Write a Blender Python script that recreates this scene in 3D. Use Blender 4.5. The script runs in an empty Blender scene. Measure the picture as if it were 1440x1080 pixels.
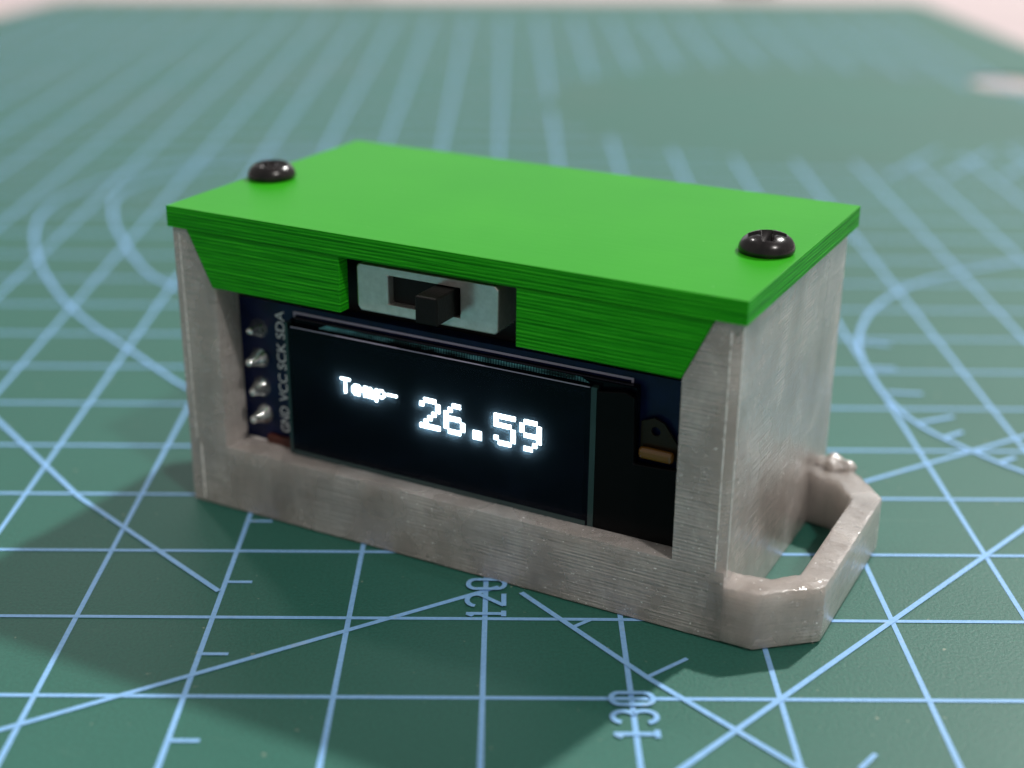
import bpy, bmesh, math, random
from mathutils import Vector, Matrix

# ------------------------------------------------------------------ scene, camera, light
# 1 unit = 1 cm; the printed squares of the mat are 1 cm and give the world axes
S = bpy.context.scene
C = S.collection
S.unit_settings.system = 'METRIC'
S.unit_settings.scale_length = 0.01
random.seed(7)

cam = bpy.data.cameras.new('camera')
camo = bpy.data.objects.new('camera', cam)
C.objects.link(camo)
cr = Vector((0.99996559, -0.00158142, 0.0081435))
cu = Vector((-0.00694498, 0.3773008, 0.92606473))
cf = Vector((0.00453705, 0.92608942, -0.37727683))
M = Matrix((cr, cu, -cf)).transposed().to_4x4()
M.translation = Vector((3.14041, -8.0435, 5.5539))
camo.matrix_world = M
cam.sensor_width = 36.0
cam.lens = 50.03
cam.clip_start = 0.1
cam.clip_end = 2000
cam.dof.use_dof = True
cam.dof.focus_distance = 10.45
cam.dof.aperture_fstop = 0.19
S.camera = camo

W = bpy.data.worlds.new('World')
S.world = W
W.use_nodes = True
bg = W.node_tree.nodes['Background']
bg.inputs['Color'].default_value = (1.0, 0.97, 0.95, 1)
bg.inputs['Strength'].default_value = 0.27

def lamp(name, loc, size, power, col, target=(2.5, 2.5, 0)):
    l = bpy.data.lights.new(name, 'AREA')
    l.shape = 'DISK'
    l.size = size
    l.energy = power
    l.color = col
    o = bpy.data.objects.new(name, l)
    C.objects.link(o)
    o.location = loc
    o.rotation_euler = (Vector(target) - Vector(loc)).to_track_quat('-Z', 'Y').to_euler()
    return o
# ceiling lamp behind and to the right of the box: throws the shadow to the front left
lamp('ceiling_lamp', (98, 108, 152), 9, 430000, (1.0, 0.98, 0.95))
# a second, weaker ceiling lamp further left
lamp('second_ceiling_lamp', (-70, 120, 160), 14, 45000, (1.0, 0.97, 0.94))

# lamp on the camera's side of the room, right of the camera
lamp('front_ceiling_lamp', (75, -95, 170), 12, 150000, (1.0, 0.95, 0.91))
# added broad lamp for the unseen bright far room: sheen on mat and lid
wl = lamp('sheen_light', (10, 260, 75), 100, 65000, (0.93, 0.97, 1.0), (5, 10, 0))
wl.data.shape = 'RECTANGLE'
wl.data.size = 240
wl.data.size_y = 110

S.view_settings.view_transform = 'Standard'
S.view_settings.look = 'None'
S.view_settings.exposure = 0.0
S.view_settings.gamma = 1.0
S.view_settings.use_curve_mapping = False
S.render.engine = 'CYCLES'
S.cycles.volume_bounces = 12
S.cycles.max_bounces = 16
S.cycles.transmission_bounces = 12

# ------------------------------------------------------------------ material helpers
def mat(name, color, rough=0.5, metal=0.0, spec=0.5, **kw):
    m = bpy.data.materials.new(name)
    m.use_nodes = True
    b = m.node_tree.nodes['Principled BSDF']
    b.inputs['Base Color'].default_value = (*color, 1)
    b.inputs['Roughness'].default_value = rough
    b.inputs['Metallic'].default_value = metal
    b.inputs['Specular IOR Level'].default_value = spec
    for k, v in kw.items():
        b.inputs[k].default_value = v
    return m

def nodes(m):
    nt = m.node_tree
    return nt, nt.nodes, nt.links, nt.nodes['Principled BSDF']

def coords(m, scale, kind='Object'):
    nt, N, L, b = nodes(m)
    tc = N.new('ShaderNodeTexCoord')
    mp = N.new('ShaderNodeMapping')
    mp.inputs['Scale'].default_value = scale
    L.new(tc.outputs[kind], mp.inputs['Vector'])
    return mp.outputs['Vector']

def noise(m, vec, scale, detail=4, rough=0.55, dist=0.0):
    N, L = m.node_tree.nodes, m.node_tree.links
    n = N.new('ShaderNodeTexNoise')
    n.inputs['Scale'].default_value = scale
    n.inputs['Detail'].default_value = detail
    n.inputs['Roughness'].default_value = rough
    n.inputs['Distortion'].default_value = dist
    L.new(vec, n.inputs['Vector'])
    return n.outputs['Fac']

def ramp(m, fac, stops):
    N, L = m.node_tree.nodes, m.node_tree.links
    r = N.new('ShaderNodeValToRGB')
    e = r.color_ramp.elements
    while len(e) < len(stops):
        e.new(0.5)
    for el, (p, c) in zip(e, stops):
        el.position = p
        el.color = (*c, 1) if len(c) == 3 else c
    L.new(fac, r.inputs['Fac'])
    return r.outputs['Color']

def mixc(m, a, b, fac, blend='MIX'):
    N, L = m.node_tree.nodes, m.node_tree.links
    x = N.new('ShaderNodeMix')
    x.data_type = 'RGBA'
    x.blend_type = blend
    for s, v in ((x.inputs[6], a), (x.inputs[7], b), (x.inputs[0], fac)):
        if isinstance(v, (int, float)):
            s.default_value = v
        elif isinstance(v, tuple):
            s.default_value = (*v, 1)
        else:
            L.new(v, s)
    return x.outputs[2]

def math_n(m, op, a, b=None):
    N, L = m.node_tree.nodes, m.node_tree.links
    x = N.new('ShaderNodeMath')
    x.operation = op
    for i, v in enumerate((a, b)):
        if v is None:
            continue
        if isinstance(v, (int, float)):
            x.inputs[i].default_value = v
        else:
            L.new(v, x.inputs[i])
    return x.outputs[0]

def bump(m, height, strength, dist, prev=None):
    N, L = m.node_tree.nodes, m.node_tree.links
    b = N.new('ShaderNodeBump')
    b.inputs['Strength'].default_value = strength
    b.inputs['Distance'].default_value = dist
    L.new(height, b.inputs['Height'])
    if prev is not None:
        L.new(prev, b.inputs['Normal'])
    return b.outputs['Normal']

# ------------------------------------------------------------------ materials
# cutting mat: matt green PVC with fine grain, scuffs and pale specks
m_mat = mat('mat_green', (0.04, 0.13, 0.08), 0.42, spec=0.45)
nt, N, L, b = nodes(m_mat)
v1 = coords(m_mat, (1, 1, 1))
big = noise(m_mat, v1, 0.35, 3)
fine = noise(m_mat, v1, 38, 3, 0.7)
col = ramp(m_mat, big, [(0.3, (0.019, 0.118, 0.086)), (0.7, (0.027, 0.138, 0.104))])
col = mixc(m_mat, col, ramp(m_mat, fine, [(0.3, (0.55, 0.55, 0.55)), (0.7, (1.4, 1.4, 1.4))]), 0.45, 'MULTIPLY')
speck = noise(m_mat, v1, 12.0, 2, 0.5)
spm = ramp(m_mat, speck, [(0.73, (0, 0, 0)), (0.765, (1, 1, 1))])
col = mixc(m_mat, col, (0.30, 0.34, 0.26), math_n(m_mat, 'MULTIPLY', spm, 0.7))
scv = coords(m_mat, (0.7, 3.0, 1))
sc = noise(m_mat, scv, 1.7, 6, 0.7, 1.5)
scm = ramp(m_mat, sc, [(0.62, (0, 0, 0)), (0.78, (1, 1, 1))])
col = mixc(m_mat, col, (0.12, 0.22, 0.17), math_n(m_mat, 'MULTIPLY', scm, 0.25))
L.new(col, b.inputs['Base Color'])
L.new(ramp(m_mat, big, [(0.3, (0.46,) * 3), (0.7, (0.56,) * 3)]), b.inputs['Roughness'])
# knife cuts: thin, long, paler scratches in two directions
for ang, sc_, th in ((25, 0.55, 0.74), (-50, 0.7, 0.76)):
    mp = N.new('ShaderNodeMapping')
    mp.inputs['Rotation'].default_value = (0, 0, math.radians(ang))
    mp.inputs['Scale'].default_value = (0.35, 26, 1)
    L.new(v1, mp.inputs['Vector'])
    k = noise(m_mat, mp.outputs['Vector'], sc_, 2, 0.6)
    col = mixc(m_mat, col, (0.10, 0.21, 0.16), math_n(m_mat, 'MULTIPLY', ramp(m_mat, k, [(th, (0, 0, 0)), (th + 0.03, (1, 1, 1))]), 0.5))
L.new(col, b.inputs['Base Color'])
L.new(bump(m_mat, fine, 0.35, 0.012), b.inputs['Normal'])

m_ink = mat('mat_print_blue', (0.19, 0.39, 0.68), 0.5, spec=0.4)
nt, N, L, b = nodes(m_ink)
v = coords(m_ink, (1, 1, 1))
f = noise(m_ink, v, 26, 4, 0.7)
L.new(mixc(m_ink, ramp(m_ink, f, [(0.3, (0.20, 0.43, 0.74)), (0.62, (0.27, 0.52, 0.86))]), (0.42, 0.5, 0.52),
           math_n(m_ink, 'MULTIPLY', ramp(m_ink, noise(m_ink, v, 5, 4, .7), [(0.6, (0, 0, 0)), (0.72, (1, 1, 1))]), 0.45)), b.inputs['Base Color'])
L.new(bump(m_ink, f, 0.25, 0.01), b.inputs['Normal'])

m_table = mat('table_white', (0.72, 0.63, 0.62), 0.45)
nt, N, L, b = nodes(m_table)
L.new(ramp(m_table, noise(m_table, coords(m_table, (1, 1, 1)), 0.2, 4), [(0.3, (0.50, 0.40, 0.40)), (0.7, (0.58, 0.465, 0.465))]), b.inputs['Base Color'])

# green printed plastic: layer lines run round the part, its top has fine diagonal passes
def wave_z(m, scale, dist=0.0):
    N, L = m.node_tree.nodes, m.node_tree.links
    w = N.new('ShaderNodeTexWave')
    w.bands_direction = 'Z'
    w.inputs['Scale'].default_value = scale
    w.inputs['Distortion'].default_value = dist
    w.inputs['Detail'].default_value = 1
    L.new(coords(m, (1, 1, 1)), w.inputs['Vector'])
    return w.outputs['Fac']

def printed_green():
    m = mat('green_printed_plastic', (0.03, 0.36, 0.02), 0.40, spec=0.14)
    nt, N, L, b = nodes(m)
    wv = wave_z(m, 11.0, 0.6)                                        # the layers
    l1 = noise(m, coords(m, (0.012, 0.012, 1.0)), 42, 3, 0.8)          # layers differ from each other
    l2 = noise(m, coords(m, (0.5, 0.5, 8.0)), 4.0, 3, 0.6)           # uneven stretches of a layer
    vt = coords(m, (1, 1, 1))
    geo = N.new('ShaderNodeNewGeometry')
    sep = N.new('ShaderNodeSeparateXYZ')
    L.new(geo.outputs['Normal'], sep.inputs[0])
    up = math_n(m, 'GREATER_THAN', sep.outputs[2], 0.8)
    lay = math_n(m, 'ADD', math_n(m, 'MULTIPLY', wv, 0.12), math_n(m, 'ADD', math_n(m, 'MULTIPLY', l1, 0.55), math_n(m, 'MULTIPLY', l2, 0.31)))
    c_side = ramp(m, lay, [(0.36, (0.006, 0.22, 0.003)), (0.5, (0.016, 0.38, 0.007)), (0.66, (0.045, 0.58, 0.018))])
    big = noise(m, vt, 0.8, 3)
    c_top = ramp(m, big, [(0.3, (0.020, 0.325, 0.003)), (0.7, (0.027, 0.355, 0.005))])
    sp = noise(m, vt, 24, 2, 0.5)
    c_top = mixc(m, c_top, (0.45, 0.75, 0.4), ramp(m, sp, [(0.765, (0, 0, 0)), (0.80, (0.6, 0.6, 0.6))]))
    L.new(mixc(m, c_side, c_top, up), b.inputs['Base Color'])
    L.new(mixc(m, (0.45, 0.45, 0.45), (0.42, 0.42, 0.42), up), b.inputs['Roughness'])
    rot = N.new('ShaderNodeMapping')
    rot.inputs['Rotation'].default_value = (0, 0, math.radians(45))
    rot.inputs['Scale'].default_value = (0.03, 24, 1)
    L.new(vt, rot.inputs['Vector'])
    l3 = noise(m, rot.outputs['Vector'], 1.0, 1, 0.5)
    h = mixc(m, lay, math_n(m, 'MULTIPLY', l3, 0.03), up)
    L.new(bump(m, h, 0.8, 0.03), b.inputs['Normal'])
    return m
m_green = printed_green()

# natural, milky see-through filament: grey beige, cloudy, with layer lines and painted glint flecks
def printed_clear(name, lumpy=False):
    m = mat(name, (0.5, 0.43, 0.38), 0.32, spec=0.6)
    nt, N, L, b = nodes(m)
    v = coords(m, (1, 1, 1))
    cloud = noise(m, v, 1.1, 3, 0.5, 0.2)
    blot = noise(m, coords(m, (1, 1, 0.7)), 1.7, 5, 0.6, 0.2)
    crack = noise(m, coords(m, (2.2, 2.2, 0.5)), 1.5, 4, 0.6, 1.4)          # faint dark veins inside the walls
    wv = wave_z(m, 11.0, 0.6)
    l1 = noise(m, coords(m, (0.04, 0.04, 1.0)), 34, 2, 0.7)
    lay = math_n(m, 'ADD', math_n(m, 'MULTIPLY', wv, 0.12), math_n(m, 'MULTIPLY', l1, 0.9))
    c = ramp(m, cloud, [(0.30, (0.96, 0.875, 0.82)), (0.5, (0.98, 0.92, 0.88)), (0.72, (0.995, 0.975, 0.95))])
    c = mixc(m, c, (0.42, 0.35, 0.32), math_n(m, 'MULTIPLY', ramp(m, blot, [(0.45, (0, 0, 0)), (0.75, (1, 1, 1))]), 0.24))
    vein = ramp(m, crack, [(0.40, (0, 0, 0)), (0.50, (1, 1, 1)), (0.60, (0, 0, 0))])
    c = mixc(m, c, (0.36, 0.31, 0.29), math_n(m, 'MULTIPLY', vein, 0.13))
    c = mixc(m, c, ramp(m, lay, [(0.35, (0.74, 0.73, 0.72)), (0.75, (1.06, 1.06, 1.06))]), 0.2, 'MULTIPLY')
    fl = noise(m, coords(m, (1, 1, 2.2)), 30, 2, 0.5)
    flm = ramp(m, fl, [(0.69, (0, 0, 0)), (0.75, (1, 1, 1))])
    c = mixc(m, c, (0.98, 0.97, 0.96), flm)  # white flecks: small glints put into the colour
    L.new(c, b.inputs['Base Color'])
    tr = ramp(m, blot, [(0.35, (0.56,) * 3), (0.7, (0.90,) * 3)])
    L.new(math_n(m, 'MULTIPLY', tr, math_n(m, 'SUBTRACT', 1.0, flm)), b.inputs['Transmission Weight'])
    # milky body: the light scatters inside the walls
    pv = N.new('ShaderNodeVolumePrincipled')
    pv.inputs['Color'].default_value = (0.995, 0.977, 0.960, 1)
    pv.inputs['Density'].default_value = 20.0
    L.new(pv.outputs[0], N['Material Output'].inputs['Volume'])
    b.inputs['IOR'].default_value = 1.46
    L.new(ramp(m, cloud, [(0.3, (0.16,) * 3), (0.7, (0.3,) * 3)]), b.inputs['Roughness'])
    n1 = bump(m, lay, 0.46, 0.025)
    lump = noise(m, v, 7 if lumpy else 4, 4, 0.6)
    n2 = bump(m, noise(m, v, 22, 3, 0.6), 0.3, 0.02, bump(m, lump, 0.5, 0.03, n1))
    L.new(n2, b.inputs['Normal'])
    b.inputs['Coat Weight'].default_value = 0.6
    b.inputs['Coat Roughness'].default_value = 0.12
    L.new(n2, b.inputs['Coat Normal'])
    return m
m_clear = printed_clear('milky_printed_plastic')
m_clear_rough = printed_clear('milky_printed_plastic_lumpy', True)

m_seam = mat('glint_white_bead', (0.9, 0.86, 0.82), 0.08, spec=0.8)  # whiter than the case: the seams' glints put into the colour
m_black_metal = mat('black_oxide_steel', (0.012, 0.010, 0.011), 0.26, metal=0.0, spec=0.5)
nt, N, L, b = nodes(m_black_metal)
f = noise(m_black_metal, coords(m_black_metal, (1, 1, 1)), 9, 4)
L.new(ramp(m_black_metal, f, [(0.35, (0.006, 0.005, 0.006)), (0.7, (0.022, 0.016, 0.017))]), b.inputs['Base Color'])
L.new(ramp(m_black_metal, f, [(0.3, (0.14,) * 3), (0.7, (0.3,) * 3)]), b.inputs['Roughness'])

m_pcb = mat('blue_solder_mask', (0.006, 0.016, 0.10), 0.3, spec=0.3)
nt, N, L, b = nodes(m_pcb)
f = noise(m_pcb, coords(m_pcb, (1, 1, 1)), 7, 4)
L.new(ramp(m_pcb, f, [(0.3, (0.0018, 0.005, 0.032)), (0.7, (0.004, 0.011, 0.065))]), b.inputs['Base Color'])

m_silk = mat('white_silkscreen', (0.88, 0.88, 0.9), 0.6)
m_silk_glint = mat('violet_white_silk_and_glint', (0.55, 0.50, 0.66), 0.5)
m_solder = mat('solder', (0.78, 0.80, 0.78), 0.14, metal=0.9)
nt, N, L, b = nodes(m_solder)
f = noise(m_solder, coords(m_solder, (1, 1, 1)), 14, 3)
L.new(bump(m_solder, f, 0.5, 0.03), b.inputs['Normal'])
L.new(ramp(m_solder, f, [(0.3, (0.72, 0.75, 0.72)), (0.7, (0.93, 0.94, 0.92))]), b.inputs['Base Color'])

m_glass = mat('dark_display_glass', (0.0012, 0.0022, 0.006), 0.12, spec=0.12)
m_glass_edge = mat('green_glass_edge', (0.03, 0.06, 0.06), 0.2, spec=0.6)
m_tape = mat('black_tape', (0.003, 0.003, 0.0035), 0.35, spec=0.12)
m_trace = mat('tracks_teal_reflection', (0.10, 0.30, 0.36), 0.25, metal=0.3)  # teal reflections of the tracks put into the base colour
nt, N, L, b = nodes(m_trace)
w = N.new('ShaderNodeTexWave')
w.bands_direction = 'X'
w.inputs['Scale'].default_value = 14
w.inputs['Distortion'].default_value = 1.0
L.new(coords(m_trace, (1, 1, 1.6)), w.inputs['Vector'])
tw = ramp(m_trace, w.outputs['Fac'], [(0.3, (0.05, 0.2, 0.25)), (0.6, (0.30, 0.80, 0.86))])
tn = ramp(m_trace, noise(m_trace, coords(m_trace, (1.6, 1, 5)), 1.5, 3), [(0.42, (0.03,) * 3), (0.6, (1.0,) * 3)])
L.new(mixc(m_trace, tw, tn, 1.0, 'MULTIPLY'), b.inputs['Base Color'])
m_flex = mat('orange_polyimide', (0.22, 0.095, 0.012), 0.15, spec=0.8)
m_flex_dark = mat('dark_brown_polyimide', (0.022, 0.013, 0.005), 0.3, spec=0.3)
m_pad = mat('red_brown_pad', (0.08, 0.018, 0.010), 0.5)
m_gold = mat('gold_contact', (0.6, 0.42, 0.15), 0.3, metal=1.0)

m_steel = mat('nickel_plated_steel', (0.62, 0.61, 0.58), 0.26, metal=0.7)
nt, N, L, b = nodes(m_steel)
f = noise(m_steel, coords(m_steel, (3, 3, 30)), 1.2, 4)
g = noise(m_steel, coords(m_steel, (1, 1, 1)), 20, 3)
L.new(ramp(m_steel, g, [(0.3, (0.72, 0.665, 0.62)), (0.7, (0.86, 0.80, 0.75))]), b.inputs['Base Color'])
L.new(ramp(m_steel, f, [(0.3, (0.18,) * 3), (0.7, (0.26,) * 3)]), b.inputs['Roughness'])
m_black_plastic = mat('black_nylon', (0.007, 0.006, 0.006), 0.45, spec=0.22)
nt, N, L, b = nodes(m_black_plastic)
L.new(bump(m_black_plastic, noise(m_black_plastic, coords(m_black_plastic, (1, 1, 1)), 40, 2), 0.2, 0.01), b.inputs['Normal'])

m_pixel = mat('lit_oled_pixels', (0.0, 0.0, 0.0), 0.5)
nt, N, L, b = nodes(m_pixel)
b.inputs['Emission Color'].default_value = (0.82, 0.95, 1.0, 1)
b.inputs['Emission Strength'].default_value = 11.0
m_dark_thing = mat('dark_grey_rubber', (0.03, 0.025, 0.025), 0.6)

# ------------------------------------------------------------------ mesh helpers
def link(name, me, material, parent=None, smooth=False):
    o = bpy.data.objects.new(name, me)
    C.objects.link(o)
    if material is not None:
        me.materials.clear()
        me.materials.append(material)
    if smooth:
        for p in me.polygons:
            p.use_smooth = True
    if parent is not None:
        o.parent = parent
    return o

def from_bm(name, bm, material, parent=None, smooth=False):
    bmesh.ops.recalc_face_normals(bm, faces=bm.faces)
    me = bpy.data.meshes.new(name)
    bm.to_mesh(me)
    bm.free()
    return link(name, me, material, parent, smooth)

def add_box(bm, x0, x1, y0, y1, z0, z1):
    vs = [bm.verts.new((x, y, z)) for z in (z0, z1) for y in (y0, y1) for x in (x0, x1)]
    for q in ((0, 2, 3, 1), (4, 5, 7, 6), (0, 1, 5, 4), (2, 6, 7, 3), (0, 4, 6, 2), (1, 3, 7, 5)):
        bm.faces.new([vs[i] for i in q])
    return vs

def add_prism(bm, pts, axis, a0, a1):
    """pts: outline in the two other axes; axis 'z': (x,y), axis 'y': (x,z)"""
    def P(p, a):
        return (p[0], p[1], a) if axis == 'z' else (p[0], a, p[1])
    lo = [bm.verts.new(P(p, a0)) for p in pts]
    hi = [bm.verts.new(P(p, a1)) for p in pts]
    n = len(pts)
    bm.faces.new(lo[::-1])
    bm.faces.new(hi)
    for i in range(n):
        bm.faces.new((lo[i], lo[(i + 1) % n], hi[(i + 1) % n], hi[i]))

def bm_box(*a):
    bm = bmesh.new()
    add_box(bm, *a)
    return bm

def bm_prism(*a):
    bm = bmesh.new()
    add_prism(bm, *a)
    return bm

def bevel_bm(bm, w, seg=2, ang=30):
    bmesh.ops.recalc_face_normals(bm, faces=bm.faces)
    es = [e for e in bm.edges if len(e.link_faces) == 2 and e.calc_face_angle() > math.radians(ang)]
    bmesh.ops.bevel(bm, geom=es, offset=w, offset_type='OFFSET', segments=seg, profile=0.5, affect='EDGES', clamp_overlap=True)
    return bm

def boolean(base_bm, ops, bevel=0.0, seg=2):
    """exact booleans at script time; returns a new mesh"""
    tmp = []
    def mk(bm):
        bmesh.ops.recalc_face_normals(bm, faces=bm.faces)
        me = bpy.data.meshes.new('work')
        bm.to_mesh(me)
        bm.free()
        o = bpy.data.objects.new('work', me)
        C.objects.link(o)
        tmp.append(o)
        return o
    base = mk(base_bm)
    for op, bm in ops:
        c = mk(bm)
        md = base.modifiers.new('b', 'BOOLEAN')
        md.operation = op
        md.solver = 'EXACT'
        md.object = c
    if bevel:
        md = base.modifiers.new('v', 'BEVEL')
        md.width = bevel
        md.segments = seg
        md.limit_method = 'ANGLE'
        md.angle_limit = math.radians(35)
        md.harden_normals = False
    dg = bpy.context.evaluated_depsgraph_get()
    dg.update()
    me = bpy.data.meshes.new_from_object(base.evaluated_get(dg))
    for o in tmp:
        m_ = o.data
        bpy.data.objects.remove(o)
        bpy.data.meshes.remove(m_)
    return me

def ribbon(bm, pts, w, z):
    """flat printed line of width w along a polyline on the mat"""
    pts = [Vector((p[0], p[1])) for p in pts]
    Lv, Rv = [], []
    for i, p in enumerate(pts):
        a = pts[max(i - 1, 0)]
        c = pts[min(i + 1, len(pts) - 1)]
        t = (c - a).normalized()
        n = Vector((-t.y, t.x)) * w / 2
        Lv.append(bm.verts.new((p.x + n.x, p.y + n.y, z)))
        Rv.append(bm.verts.new((p.x - n.x, p.y - n.y, z)))
    for i in range(len(pts) - 1):
        bm.faces.new((Rv[i], Rv[i + 1], Lv[i + 1], Lv[i]))

def smooth_curve(pts, n=10):
    P = [Vector(p) for p in pts]
    out = []
    for i in range(len(P) - 1):
        p0 = P[max(i - 1, 0)]; p1 = P[i]; p2 = P[i + 1]; p3 = P[min(i + 2, len(P) - 1)]
        for k in range(n):
            t = k / n
            out.append(0.5 * ((2 * p1) + (p2 - p0) * t + (2 * p0 - 5 * p1 + 4 * p2 - p3) * t * t + (3 * p1 - p0 - 3 * p2 + p3) * t ** 3))
    out.append(P[-1])
    return out

def arc(cx, cy, rx, ry, a0, a1, n=16):
    return [(cx + rx * math.cos(math.radians(a0 + (a1 - a0) * i / n)), cy + ry * math.sin(math.radians(a0 + (a1 - a0) * i / n))) for i in range(n + 1)]

# ------------------------------------------------------------------ table
bm = bmesh.new()
add_box(bm, -70, 75, -25, 95, -3.3, -0.06)
table = from_bm('table', bm, m_table)
table['kind'] = 'structure'

# ------------------------------------------------------------------ cutting mat
MZ = 0.0
hole_c, hole_r = (14.1, 23.2), 0.85
outer = []
cr_ = 0.8
corners = [(-20.0, -13.0), (18.4, -13.0), (15.8, 37.0), (-10.2, 35.9)]
for i, c in enumerate(corners):
    p = Vector(c)
    a = (Vector(corners[i - 1]) - p).normalized()
    d = (Vector(corners[(i + 1) % 4]) - p).normalized()
    for k in range(7):
        t = k / 6
        q0 = p + a * cr_; q1 = p; q2 = p + d * cr_
        outer.append((1 - t) ** 2 * q0 + 2 * t * (1 - t) * q1 + t * t * q2)
me = boolean(bm_prism([(q.x, q.y) for q in outer], 'z', -0.058, MZ),
             [('DIFFERENCE', bm_prism(arc(*hole_c, hole_r, hole_r, 0, 360 - 360 / 40, 39), 'z', -1, 1))], 0.02, 1)
mat_o = link('cutting_mat', me, m_mat)
mat_o['label'] = 'large green self-healing cutting mat printed with a pale blue grid, under the box'
mat_o['category'] = 'cutting mat'

blank_c, blank_r = Vector((8.75, 20.4)), 4.8
def grid_line(bm, p0, p1, w, z):
    """a grid line that stops at the plain disc printed on the mat"""
    p0, p1 = Vector(p0), Vector(p1)
    d = (p1 - p0)
    Ln = d.length
    d = d / Ln
    tc = (blank_c - p0).dot(d)
    dist = (p0 + d * tc - blank_c).length
    if dist < blank_r:
        h = math.sqrt(blank_r ** 2 - dist ** 2)
        if tc - h > 0:
            ribbon(bm, [p0, p0 + d * (tc - h)], w, z)
        if tc + h < Ln:
            ribbon(bm, [p0 + d * (tc + h), p1], w, z)
    else:
        ribbon(bm, [p0, p1], w, z)

LW = 0.039
bm = bmesh.new()
for cx in range(-10, 15):
    grid_line(bm, (cx, -12), (cx, 33), LW, 0.003)
from_bm('printed_lengthwise_lines', bm, m_ink, mat_o)
bm = bmesh.new()
for ry in range(-12, 34):
    grid_line(bm, (-10, ry), (14, ry), LW, 0.0045)
from_bm('printed_crosswise_lines', bm, m_ink, mat_o)

# 30, 45 and 130 degree lines
bm = bmesh.new()
t30 = math.tan(math.radians(30))
ribbon(bm, [(-9, -9 * t30 - 0.33), (3.1, 3.1 * t30 - 0.33)], 0.044, 0.006)
ribbon(bm, [(5.4, 5.4 * t30 - 0.325), (14, 14 * t30 - 0.325)], 0.044, 0.006)
from_bm('printed_shallow_line', bm, m_ink, mat_o)
bm = bmesh.new()
ribbon(bm, [(-4, -9), (14, 9)], 0.044, 0.0072)
from_bm('printed_diagonal_line', bm, m_ink, mat_o)
bm = bmesh.new()
ribbon(bm, [(0.975, 1.365), (-0.52, 2.93), (-1.73, 4.52), (-4.5, 8.15)], 0.044, 0.0084)
from_bm('printed_slanting_line', bm, m_ink, mat_o)
bm = bmesh.new()
ribbon(bm, [(3.27, 1.372), (4.136, 0.237), (4.634, -0.33), (5.35, -1.15), (7.5, -3.6)], 0.044, 0.0084)
for a_, b_ in (((3.64, 0.885), (3.79, 1.0)), ((4.12, 0.245), (4.43, 0.485)), ((5.36, -0.75), (5.50, -0.59)), ((4.9, -0.66), (5.05, -0.55))):
    if a_ != (4.9, -0.66):
        ribbon(bm, [a_, b_], 0.034, 0.0078)
from_bm('printed_slanting_line', bm, m_ink, mat_o)
# short half-centimetre ticks along one lengthwise line
for k in range(-3, 3):
    bm = bmesh.new()
    ribbon(bm, [(1.0, k + 0.51), (1.205, k + 0.51)], 0.036, 0.006)
    from_bm('printed_tick', bm, m_ink, mat_o)
# round scale to the right with ticks
bm = bmesh.new()
right_arc = [(10.6, 1.6), (9.4, 2.2), (8.5, 2.88), (7.828, 3.547), (7.52, 3.952), (7.219, 4.449), (7.06, 4.949), (6.994, 5.6), (7.03, 6.528), (7.19, 7.235),
             (7.52, 8.007), (8.06, 8.77), (8.75, 9.35), (10.016, 10.0), (11.5, 10.3)]
ribbon(bm, smooth_curve(right_arc), 0.05, 0.0096)
for a_, b_ in (((7.05, 5.42), (7.40, 5.38)), ((7.16, 4.64), (7.55, 4.80)), ((7.30, 4.28), (7.53, 4.43)), ((7.66, 3.74), (7.85, 3.86)),
               ((7.0, 6.1), (7.3, 6.08)), ((7.1, 6.9), (7.42, 6.8)), ((8.1, 3.25), (8.28, 3.4))):
    ribbon(bm, [a_, b_], 0.05, 0.0090)
from_bm('printed_round_scale', bm, m_ink, mat_o)
# two curves to the left
for pts in ([(0.6, 4.6), (-0.197, 5.5), (-0.9, 6.4), (-1.9, 7.72), (-2.76, 9.3), (-3.38, 10.95), (-3.6, 12.3), (-3.4, 13.5), (-2.6, 14.9), (-1.2, 16.0), (0.6, 16.6)],
            [(0.3, 7.4), (-0.9, 8.6), (-1.45, 9.3), (-2.06, 10.6), (-2.57, 12.0), (-2.75, 13.2), (-2.3, 14.3), (-1.2, 15.2), (0.6, 15.7)]):
    bm = bmesh.new()
    ribbon(bm, smooth_curve(pts), 0.047, 0.0102 if pts[0][0] > 0.4 else 0.0114)
    from_bm('printed_curve', bm, m_ink, mat_o)
# far rows of slanting scale marks
bm = bmesh.new()
for k in range(7):
    x = 9.3 + k * 0.95
    ribbon(bm, [(x, 14.6), (x + 1.4, 16.6)], 0.04, 0.0108)
from_bm('printed_slanting_marks', bm, m_ink, mat_o)

# numerals: text runs away from the camera, tops to the left; glyph space: h = height (0..1), s = along the text
def numeral(bm, ch, x_base, height, y0, wid, sw, z):
    def G(p):   # p = (s 0..1 along text, h 0..1 up)
        return (x_base - p[1] * height, y0 + p[0] * wid)
    strokes = []
    if ch == '0':
        strokes.append(arc(0.5, 0.78, 0.46, 0.2, 0, 180, 12) + arc(0.5, 0.22, 0.46, 0.2, 180, 360, 12) + [(0.96, 0.78)])
    elif ch == '1':
        strokes += [[(0.55, 0.0), (0.55, 1.0)], [(0.15, 0.04), (0.95, 0.04)], [(0.55, 0.98), (0.2, 0.82)]]
    elif ch == '3':
        strokes.append(arc(0.45, 0.74, 0.46, 0.25, 165, -60, 16) + arc(0.45, 0.27, 0.5, 0.27, 60, -165, 16))
    elif ch == '2':
        strokes.append(arc(0.48, 0.74, 0.46, 0.25, 170, -25, 14) + [(0.06, 0.03)])
        strokes.append([(0.02, 0.04), (1.0, 0.04)])
    for q, s in enumerate(strokes):
        ribbon(bm, [G(p) for p in s], sw, z + 0.0009 * q)
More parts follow.
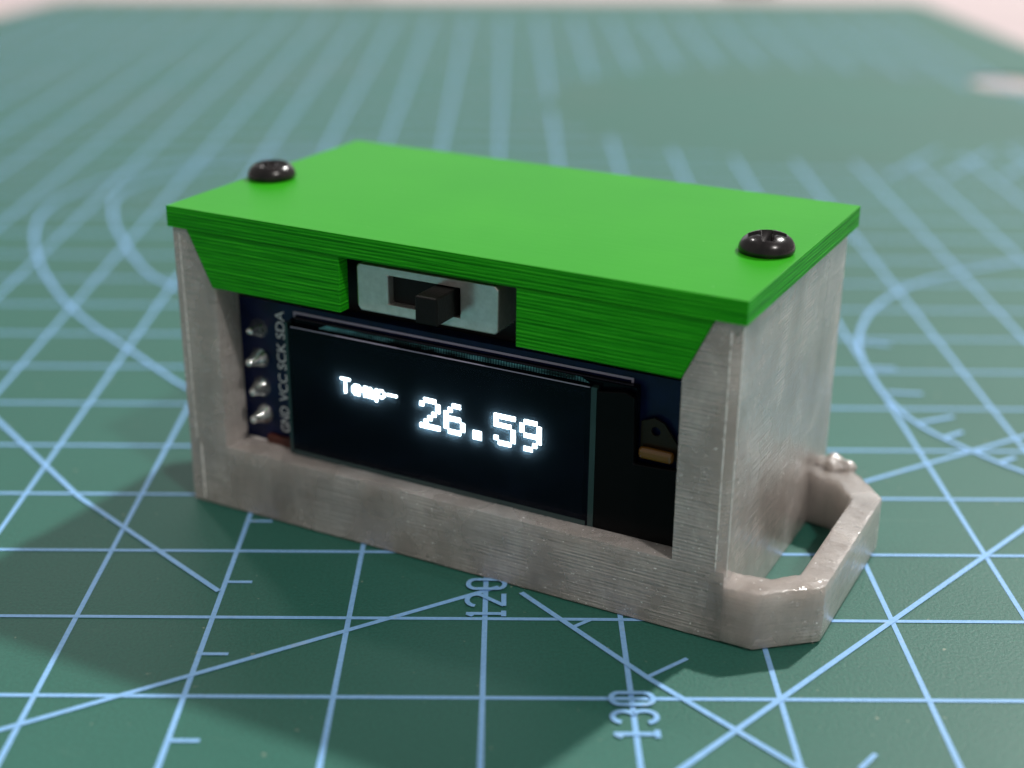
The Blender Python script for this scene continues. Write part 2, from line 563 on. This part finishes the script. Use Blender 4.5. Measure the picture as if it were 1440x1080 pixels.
for chars, x_base, height, ys, wid in (('130', 4.15, 0.295, (-0.455, -0.275, -0.085), (0.105, 0.135, 0.145)),
                                       ('120', 3.15, 0.29, (1.01, 1.165, 1.41), (0.10, 0.18, 0.15))):
    for i, ch in enumerate(chars):
        bm = bmesh.new()
        numeral(bm, ch, x_base, height, ys[i], wid[i], 0.038, 0.0094 + 0.003 * i)
        from_bm('printed_numeral', bm, m_ink, mat_o)

# two small dark things lying on the table beyond the far edge of the mat
for x, y, label in ((-1.9, 40.4, 'small dark object on the white table beyond the mat, left of centre'),
                    (11.1, 40.6, 'small dark object on the white table beyond the mat, right of centre')):
    bm = bmesh.new()
    add_prism(bm, [(-0.9, 0), (0.9, 0), (0.75, 0.55), (0.3, 0.75), (-0.5, 0.7), (-0.8, 0.45)], 'y', -0.4, 0.4)
    bevel_bm(bm, 0.12, 3)
    o = from_bm('dark_object', bm, m_dark_thing, None, True)
    o.location = (x, y, -0.06)
    o['label'] = label
    o['category'] = 'object'
    o['group'] = 'dark objects beyond the mat'

# ------------------------------------------------------------------ the thermometer box
box = bpy.data.objects.new('thermometer_box', None)
box.empty_display_size = 0.5
C.objects.link(box)
box.location = (0.4357, 2.9331, 0.013)
box.rotation_euler = (0, 0, -0.4869)
box['label'] = 'small milky plastic thermometer box with green lid and lit display, on the cutting mat'
box['category'] = 'thermometer'

# --- housing
def housing_mesh():
    ch = 0.07
    base = bm_box(0.045, 4.80, 0.012, 2.545, 0.0, 2.402)
    cuts = [bm_prism([(4.80 - ch, -0.1), (4.80 - ch, 0.012), (4.80, 0.012 + ch * 0.8), (4.9, 0.012 + ch * 0.8), (4.9, -0.1)], 'z', 0.555, 3.0)]
    inner = bm_box(0.25, 4.59, 0.30, 2.34, 0.15, 3.0)
    window = bm_box(0.43, 4.405, -0.5, 0.6, 0.56, 1.96)
    notch = bm_prism([(0.43, 1.90), (4.405, 1.90), (4.405, 1.955), (4.62, 2.41), (4.62, 2.6), (0.19, 2.6), (0.19, 2.41), (0.41, 1.955), (0.43, 1.955)], 'y', -0.5, 0.5)
    return boolean(base, [('DIFFERENCE', c) for c in cuts] + [('DIFFERENCE', inner), ('DIFFERENCE', window), ('DIFFERENCE', notch)], 0.018, 2)
housing = link('housing', housing_mesh(), m_clear, box)
housing['label'] = 'milky see-through printed plastic case'

# --- strap loop on the right side
po = [(4.55, 0.030), (4.74, 0.0125), (4.84, 0.004), (5.045, 0.004), (5.44, 0.345), (5.44, 1.93), (5.07, 2.36), (4.76, 2.42)]
pi_ = [(4.55, 0.18), (4.70, 0.235), (4.84, 0.25), (5.05, 0.275), (5.225, 0.44), (5.225, 1.80), (5.03, 2.06), (4.76, 2.10)]
bm = bmesh.new()
H_ = 0.455
n = len(po)
rings = []
for pts in (po, pi_):
    for z in (0.0, H_):
        rings.append([bm.verts.new((x, y, z)) for x, y in pts])
ol, oh, il, ih = rings
for i in range(n - 1):
    bm.faces.new((ol[i], ol[i + 1], oh[i + 1], oh[i]))
    bm.faces.new((il[i + 1], il[i], ih[i], ih[i + 1]))
    bm.faces.new((oh[i], oh[i + 1], ih[i + 1], ih[i]))
    bm.faces.new((ol[i + 1], ol[i], il[i], il[i + 1]))
bm.faces.new((ol[0], oh[0], ih[0], il[0]))
bm.faces.new((ol[-1], il[-1], ih[-1], oh[-1]))
bevel_bm(bm, 0.022, 2)
# uneven top skin of the print
bmesh.ops.subdivide_edges(bm, edges=[e for e in bm.edges if e.calc_length() > 0.12], cuts=6, use_grid_fill=True)
bmesh.ops.triangulate(bm, faces=[f for f in bm.faces if len(f.verts) > 4])
for v in bm.verts:
    if v.co.z > H_ - 0.06 and 4.79 < v.co.x:
        amp = 0.006 if v.co.y < 0.5 else (0.009 if v.co.y > 2.0 else 0.0015)
        v.co.z += random.uniform(-amp, amp)
        v.co.x += random.uniform(-amp, amp) * 0.5
        v.co.y += random.uniform(-amp, amp) * 0.5
loop = from_bm('strap_loop', bm, m_clear_rough, housing, True)
loop.data.set_sharp_from_angle(angle=math.radians(28))

# a lump of stringy filament where the loop meets the back of the case
bm = bmesh.new()
bmesh.ops.create_icosphere(bm, subdivisions=4, radius=1.0)
for v in bm.verts:
    d = v.co.normalized()
    k = 1 + 0.16 * math.sin(7 * d.x + 3 * d.z) + 0.12 * math.sin(11 * d.y - 5 * d.z) + random.uniform(-0.05, 0.05)
    v.co = Vector((d.x * 0.15 * k, d.y * 0.11 * k, d.z * 0.09 * k))
o = from_bm('filament_lump', bm, m_clear_rough, housing, True)
o.location = (4.93, 2.34, 0.44)
# beaded print seams along the chamfered corners and the bottom rim, coloured white for their glints
def seam(p0, p1, r, n):
    p0, p1 = Vector(p0), Vector(p1)
    bm = bmesh.new()
    prev = None
    t = (p1 - p0).normalized()
    a = t.orthogonal().normalized(); c = t.cross(a)
    for i in range(n + 1):
        q = p0.lerp(p1, i / n)
        rr = r * random.uniform(0.45, 1.35)
        ring = [bm.verts.new(q + (a * math.cos(k * math.pi / 3) + c * math.sin(k * math.pi / 3)) * rr) for k in range(6)]
        if prev:
            for k in range(6):
                bm.faces.new((prev[k], prev[(k + 1) % 6], ring[(k + 1) % 6], ring[k]))
        prev = ring
    from_bm('print_seam', bm, m_seam, housing, True)
seam((4.798, 0.068, 0.50), (4.798, 0.068, 2.38), 0.0075, 90)
seam((4.73, 0.016, 0.50), (4.73, 0.016, 2.34), 0.006, 80)
seam((0.12, 0.013, 0.58), (0.105, 0.013, 2.36), 0.006, 80)
seam((0.16, 0.012, 0.04), (0.16, 0.012, 0.54), 0.009, 30)
seam((0.46, 0.29, 0.562), (4.38, 0.29, 0.562), 0.008, 150)

# --- lid
def lid_mesh():
    plate = bm_box(0.0, 4.836, 0.0, 2.727, 2.406, 2.577)
    flap = bm_prism([(0.40, 1.95), (4.395, 1.95), (4.605, 2.395), (4.605, 2.45), (0.18, 2.45), (0.18, 2.395)], 'y', 0.012, 0.13)
    op = bm_box(1.63, 3.133, -0.5, 0.5, 1.5, 2.39)
    return boolean(plate, [('UNION', flap), ('DIFFERENCE', op)], 0.014, 2)
lid = link('lid', lid_mesh(), m_green, box)
lid['label'] = 'bright green printed lid with a slanted front flap'

# --- screws
def screw_mesh():
    bm = bmesh.new()
    prof = [(0.0, -0.3), (0.09, -0.3), (0.09, 0.0), (0.196, 0.0), (0.203, 0.012), (0.205, 0.035), (0.198, 0.068), (0.178, 0.105), (0.145, 0.135), (0.10, 0.155), (0.05, 0.165), (0.0, 0.168)]
    n = 48
    prev = None
    for r, z in prof:
        if r == 0:
            ring = [bm.verts.new((0, 0, z))]
        else:
            ring = [bm.verts.new((r * math.cos(2 * math.pi * i / n), r * math.sin(2 * math.pi * i / n), z)) for i in range(n)]
        if prev:
            for i in range(n):
                j = (i + 1) % n
                a = prev if len(prev) > 1 else None
                if len(prev) == 1:
                    bm.faces.new((prev[0], ring[j], ring[i]))
                elif len(ring) == 1:
                    bm.faces.new((prev[i], prev[j], ring[0]))
                else:
                    bm.faces.new((prev[i], prev[j], ring[j], ring[i]))
        prev = ring
    w, l = 0.048, 0.155
    c = 0.07
    cross = [(w, -l), (w, -c), (c, -w), (l, -w), (l, w), (c, w), (w, c), (w, l), (-w, l), (-w, c), (-c, w), (-l, w), (-l, -w), (-c, -w), (-w, -c), (-w, -l)]
    cut = bmesh.new()
    lo = [cut.verts.new((x * 0.62, y * 0.62, 0.04)) for x, y in cross]
    hi = [cut.verts.new((x * 1.06, y * 1.06, 0.20)) for x, y in cross]
    k = len(cross)
    cut.faces.new(lo[::-1]); cut.faces.new(hi)
    for i in range(k):
        cut.faces.new((lo[i], lo[(i + 1) % k], hi[(i + 1) % k], hi[i]))
    me = boolean(bm, [('DIFFERENCE', cut)], 0.006, 2)
    return me
scm = screw_mesh()
for i, (x, y, rz, lab) in enumerate(((0.185, 1.15, 0.5, 'black cross-head screw at the left end of the lid'), (4.575, 1.14, 0.35, 'black cross-head screw at the right end of the lid'))):
    o = link('screw', scm, m_black_metal, box)
    if i == 0:
        for p in scm.polygons:
            p.use_smooth = True
        try:
            scm.set_sharp_from_angle(angle=math.radians(40))
        except Exception:
            pass
    o.location = (x, y, 2.578)
    o.rotation_euler = (math.radians(1.5), math.radians(-1.5), rz)
    o.scale = (1, 1, 0.86)
    o['label'] = lab

# --- circuit board
PV = 0.32
bm = bm_box(0.36, 4.46, PV, PV + 0.12, 0.46, 1.80)
pcb = from_bm('circuit_board', bm, m_pcb, box)
pcb['label'] = 'dark blue circuit board behind the window'

def solder_mesh():
    bm = bmesh.new()
    n = 20
    prof = [(0.082, 0.0), (0.078, -0.02), (0.062, -0.05), (0.046, -0.085), (0.036, -0.115), (0.030, -0.15), (0.018, -0.165), (0.0, -0.168)]
    prev = None
    for r, v in prof:
        ring = [bm.verts.new((0, v, 0))] if r == 0 else [bm.verts.new((r * math.cos(2 * math.pi * i / n) * (1.1 + 0.1 * math.sin(3 * i)), v, r * math.sin(2 * math.pi * i / n))) for i in range(n)]
        if prev:
            for i in range(n):
                j = (i + 1) % n
                if len(ring) == 1:
                    bm.faces.new((prev[i], prev[j], ring[0]))
                else:
                    bm.faces.new((prev[i], prev[j], ring[j], ring[i]))
        prev = ring
    bmesh.ops.recalc_face_normals(bm, faces=bm.faces)
    me = bpy.data.meshes.new('solder_joint')
    bm.to_mesh(me)
    bm.free()
    for p in me.polygons:
        p.use_smooth = True
    return me
sm = solder_mesh()
for i, z in enumerate((1.552, 1.295, 1.035, 0.785)):
    o = link('solder_joint', sm, m_solder, pcb)
    o.location = (0.605 + 0.008 * (i == 3), PV - 0.001, z)
    o.rotation_euler = (random.uniform(-0.12, 0.12), 0.6 * i, random.uniform(-0.1, 0.1))

def text_part(name, body, u, z0, z1, hgt, material, parent):
    """upright board lettering turned a quarter turn, reading upwards from z0 to z1; right edge of the letters' feet at u"""
    cu_ = bpy.data.curves.new('work', 'FONT')
    cu_.body = body
    cu_.size = 1.0
    cu_.offset = 0.004
    ob = bpy.data.objects.new('work', cu_)
    C.objects.link(ob)
    dg = bpy.context.evaluated_depsgraph_get()
    dg.update()
    me = bpy.data.meshes.new_from_object(ob.evaluated_get(dg))
    bpy.data.objects.remove(ob)
    xs = [v.co.x for v in me.vertices]; ys = [v.co.y for v in me.vertices]
    x0, x1, y0, y1 = min(xs), max(xs), min(ys), max(ys)
    for v in me.vertices:
        s = (v.co.x - x0) / (x1 - x0)
        h = (v.co.y - y0) / (y1 - y0)
        v.co = Vector((u - h * hgt, PV - 0.004, z0 + s * (z1 - z0)))
    return link(name, me, material, parent)
for body, z0, z1 in (('GND', 0.665, 0.895), ('VCC', 0.94, 1.185), ('SCK', 1.225, 1.46), ('SDA', 1.495, 1.735)):
    text_part('silkscreen_word', body, 0.862, z0, z1, 0.088, m_silk, pcb)

bm = bmesh.new()
for a in ((0.96, 3.93, 1.738, 1.756), (3.912, 3.93, 1.60, 1.738), (0.96, 0.976, 1.60, 1.738)):
    add_box(bm, a[0], a[1], PV - 0.005, PV - 0.002, a[2], a[3])
from_bm('silkscreen_outline', bm, m_silk_glint, pcb)

# flexible ribbon with a hole, at the right end of the board
bm = bmesh.new()
me = boolean(bm_prism([(4.02, 1.17), (4.30, 1.20), (4.30, 1.33), (4.20, 1.47), (4.12, 1.50), (4.02, 1.46)], 'y', PV - 0.05, PV - 0.03),
             [('DIFFERENCE', bm_prism(arc(4.135, 1.40, 0.035, 0.035, 0, 345, 23), 'y', 0, 1))])
bm.free()
fl = link('ribbon_tab', me, m_flex_dark, pcb)
bm = bm_box(4.025, 4.295, PV - 0.115, PV - 0.05, 1.19, 1.28)
bevel_bm(bm, 0.03, 3)
from_bm('ribbon_fold', bm, m_flex, pcb)
bm = bm_box(3.96, 4.32, PV - 0.12, PV - 0.03, 0.46, 0.575)
from_bm('ribbon_end', bm, m_flex, pcb)
bm = bm_box(0.66, 0.90, PV - 0.06, PV - 0.003, 0.47, 0.63)
bevel_bm(bm, 0.012, 2)
from_bm('brown_pad', bm, m_pad, pcb)

# --- display: rear glass plate, front glass plate, black tape, lit pixels
bm = bm_box(0.975, 3.99, 0.245, PV - 0.006, 0.50, 1.722)
bevel_bm(bm, 0.006, 1)
disp = from_bm('display_panel', bm, m_glass, box)
disp['label'] = 'dark glossy display panel with white lit text'
GV = 0.185
bm = bm_box(0.985, 3.655, GV, 0.2445, 0.50, 1.672)
bevel_bm(bm, 0.006, 1)
from_bm('front_glass', bm, m_glass, disp)
# ground edges of the front glass; the top one's glint is painted pale
bm = bmesh.new()
add_box(bm, 3.656, 3.70, GV + 0.004, 0.243, 0.52, 1.68)
from_bm('glass_edge', bm, m_glass_edge, disp)
bm = bmesh.new()
add_box(bm, 0.955, 0.984, GV + 0.006, 0.30, 0.52, 1.70)
from_bm('glass_edge', bm, m_glass_edge, disp)
bm = bmesh.new()
add_box(bm, 1.0, 3.64, GV - 0.003, GV - 0.0005, 0.535, 0.60)
from_bm('glass_edge', bm, m_glass_edge, disp)
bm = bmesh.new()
add_box(bm, 1.02, 3.645, GV - 0.001, GV + 0.006, 1.6725, 1.679)  # pale strip: glint along the top edge put into colour
from_bm('glass_edge', bm, m_silk_glint, disp)
# conductor tracks on the rear glass above the front glass, reflections in their colour
bm = bm_prism([(1.25, 1.6835), (3.62, 1.6835), (3.55, 1.7195), (1.33, 1.7195)], 'y', 0.2415, 0.2448)
from_bm('conductor_tracks', bm, m_trace, disp)
# black tape over the right end
bm = bmesh.new()
add_prism(bm, [(3.701, 0.49), (4.375, 0.49), (4.375, 1.17), (4.005, 1.15), (3.995, 1.66), (3.92, 1.69), (3.701, 1.655)], 'y', 0.19, 0.242)
bevel_bm(bm, 0.008, 2)
from_bm('black_tape', bm, m_tape, disp)

FONT = {'T': (0x01, 0x01, 0x7F, 0x01, 0x01), 'e': (0x38, 0x54, 0x54, 0x54, 0x18), 'm': (0x7C, 0x04, 0x78, 0x04, 0x78), 'p': (0xFC, 0x18, 0x24, 0x24, 0x18),
        '-': (0x08,) * 5, '2': (0x42, 0x61, 0x51, 0x49, 0x46), '6': (0x3C, 0x4A, 0x49, 0x49, 0x30), '.': (0, 0x60, 0x60, 0, 0), '5': (0x27, 0x45, 0x45, 0x45, 0x39), '9': (0x06, 0x49, 0x49, 0x29, 0x1E)}
PX = 0.0181
def lit_text(name, s, u0, ztop, k):
    for ci, ch in enumerate(s):
        bm = bmesh.new()
        cells = {(cx * k + sx, row * k + sy) for cx, bits in enumerate(FONT[ch]) for row in range(8) if bits >> row & 1 for sx in range(k) for sy in range(k)}
        vs = {}
        def V(i, j, d):
            if (i, j, d) not in vs:
                vs[(i, j, d)] = bm.verts.new((u0 + (ci * 6 * k + i) * PX, GV - (0.006 if d else 0.003), ztop - j * PX))
            return vs[(i, j, d)]
        for i, j in cells:
            bm.faces.new((V(i, j, 1), V(i, j + 1, 1), V(i + 1, j + 1, 1), V(i + 1, j, 1)))
            for (di, dj), (a, b_) in (((-1, 0), ((0, 0), (0, 1))), ((1, 0), ((1, 1), (1, 0))), ((0, -1), ((1, 0), (0, 0))), ((0, 1), ((0, 1), (1, 1)))):
                if (i + di, j + dj) not in cells:
                    bm.faces.new((V(i + a[0], j + a[1], 1), V(i + a[0], j + a[1], 0), V(i + b_[0], j + b_[1], 0), V(i + b_[0], j + b_[1], 1)))
        from_bm(name, bm, m_pixel, disp)
# added diffusing film before the pixels: spreads their light into a halo
m_film = bpy.data.materials.new('halo_film')
m_film.use_nodes = True
fn = m_film.node_tree
fn.nodes.remove(fn.nodes['Principled BSDF'])
t_ = fn.nodes.new('ShaderNodeBsdfTransparent')
t_.inputs['Color'].default_value = (0.97, 0.985, 1.0, 1)
r_ = fn.nodes.new('ShaderNodeBsdfTranslucent')
r_.inputs['Color'].default_value = (0.45, 0.75, 1.0, 1)
x_ = fn.nodes.new('ShaderNodeMixShader')
x_.inputs[0].default_value = 0.07
fn.links.new(t_.outputs[0], x_.inputs[1])
fn.links.new(r_.outputs[0], x_.inputs[2])
fn.links.new(x_.outputs[0], fn.nodes['Material Output'].inputs['Surface'])
me = bpy.data.meshes.new('halo_film')
me.from_pydata([(1.01, GV - 0.035, 0.62), (3.63, GV - 0.035, 0.62), (3.63, GV - 0.035, 1.655), (1.01, GV - 0.035, 1.655)], [], [(0, 1, 2, 3)])
link('halo_film', me, m_film, disp)
lit_text('lit_letter', 'Temp-', 1.487, 1.338, 1)
lit_text('lit_digit', '26.59', 2.218, 1.318, 2)

# --- slide switch
SV = 0.12
shell = boolean(bm_prism([(1.715, 2.0), (1.745, 1.958), (2.905, 1.962), (2.93, 1.985), (2.935, 2.31), (2.91, 2.335), (1.73, 2.33), (1.713, 2.31)], 'y', SV, SV + 0.33),
                [('DIFFERENCE', bm_box(1.995, 2.612, 0.0, SV + 0.3, 2.045, 2.272))], 0.014, 2)
sw = link('slide_switch', shell, m_steel, box)
sw['label'] = 'bright metal slide switch with a black knob in the lid opening'
bm = bm_box(2.0, 2.608, SV + 0.07, SV + 0.29, 2.05, 2.268)
from_bm('switch_core', bm, m_black_plastic, sw)
bm = bm_box(2.40, 2.585, -0.16, SV + 0.068, 2.055, 2.266)
bevel_bm(bm, 0.012, 2)
from_bm('knob', bm, m_black_plastic, sw)
# added black panel behind the switch: stands in for the dark interior
bm = bm_box(1.30, 3.5, 0.46, 0.5, 1.6, 2.395)
from_bm('dark_interior_panel', bm, m_black_plastic, sw)
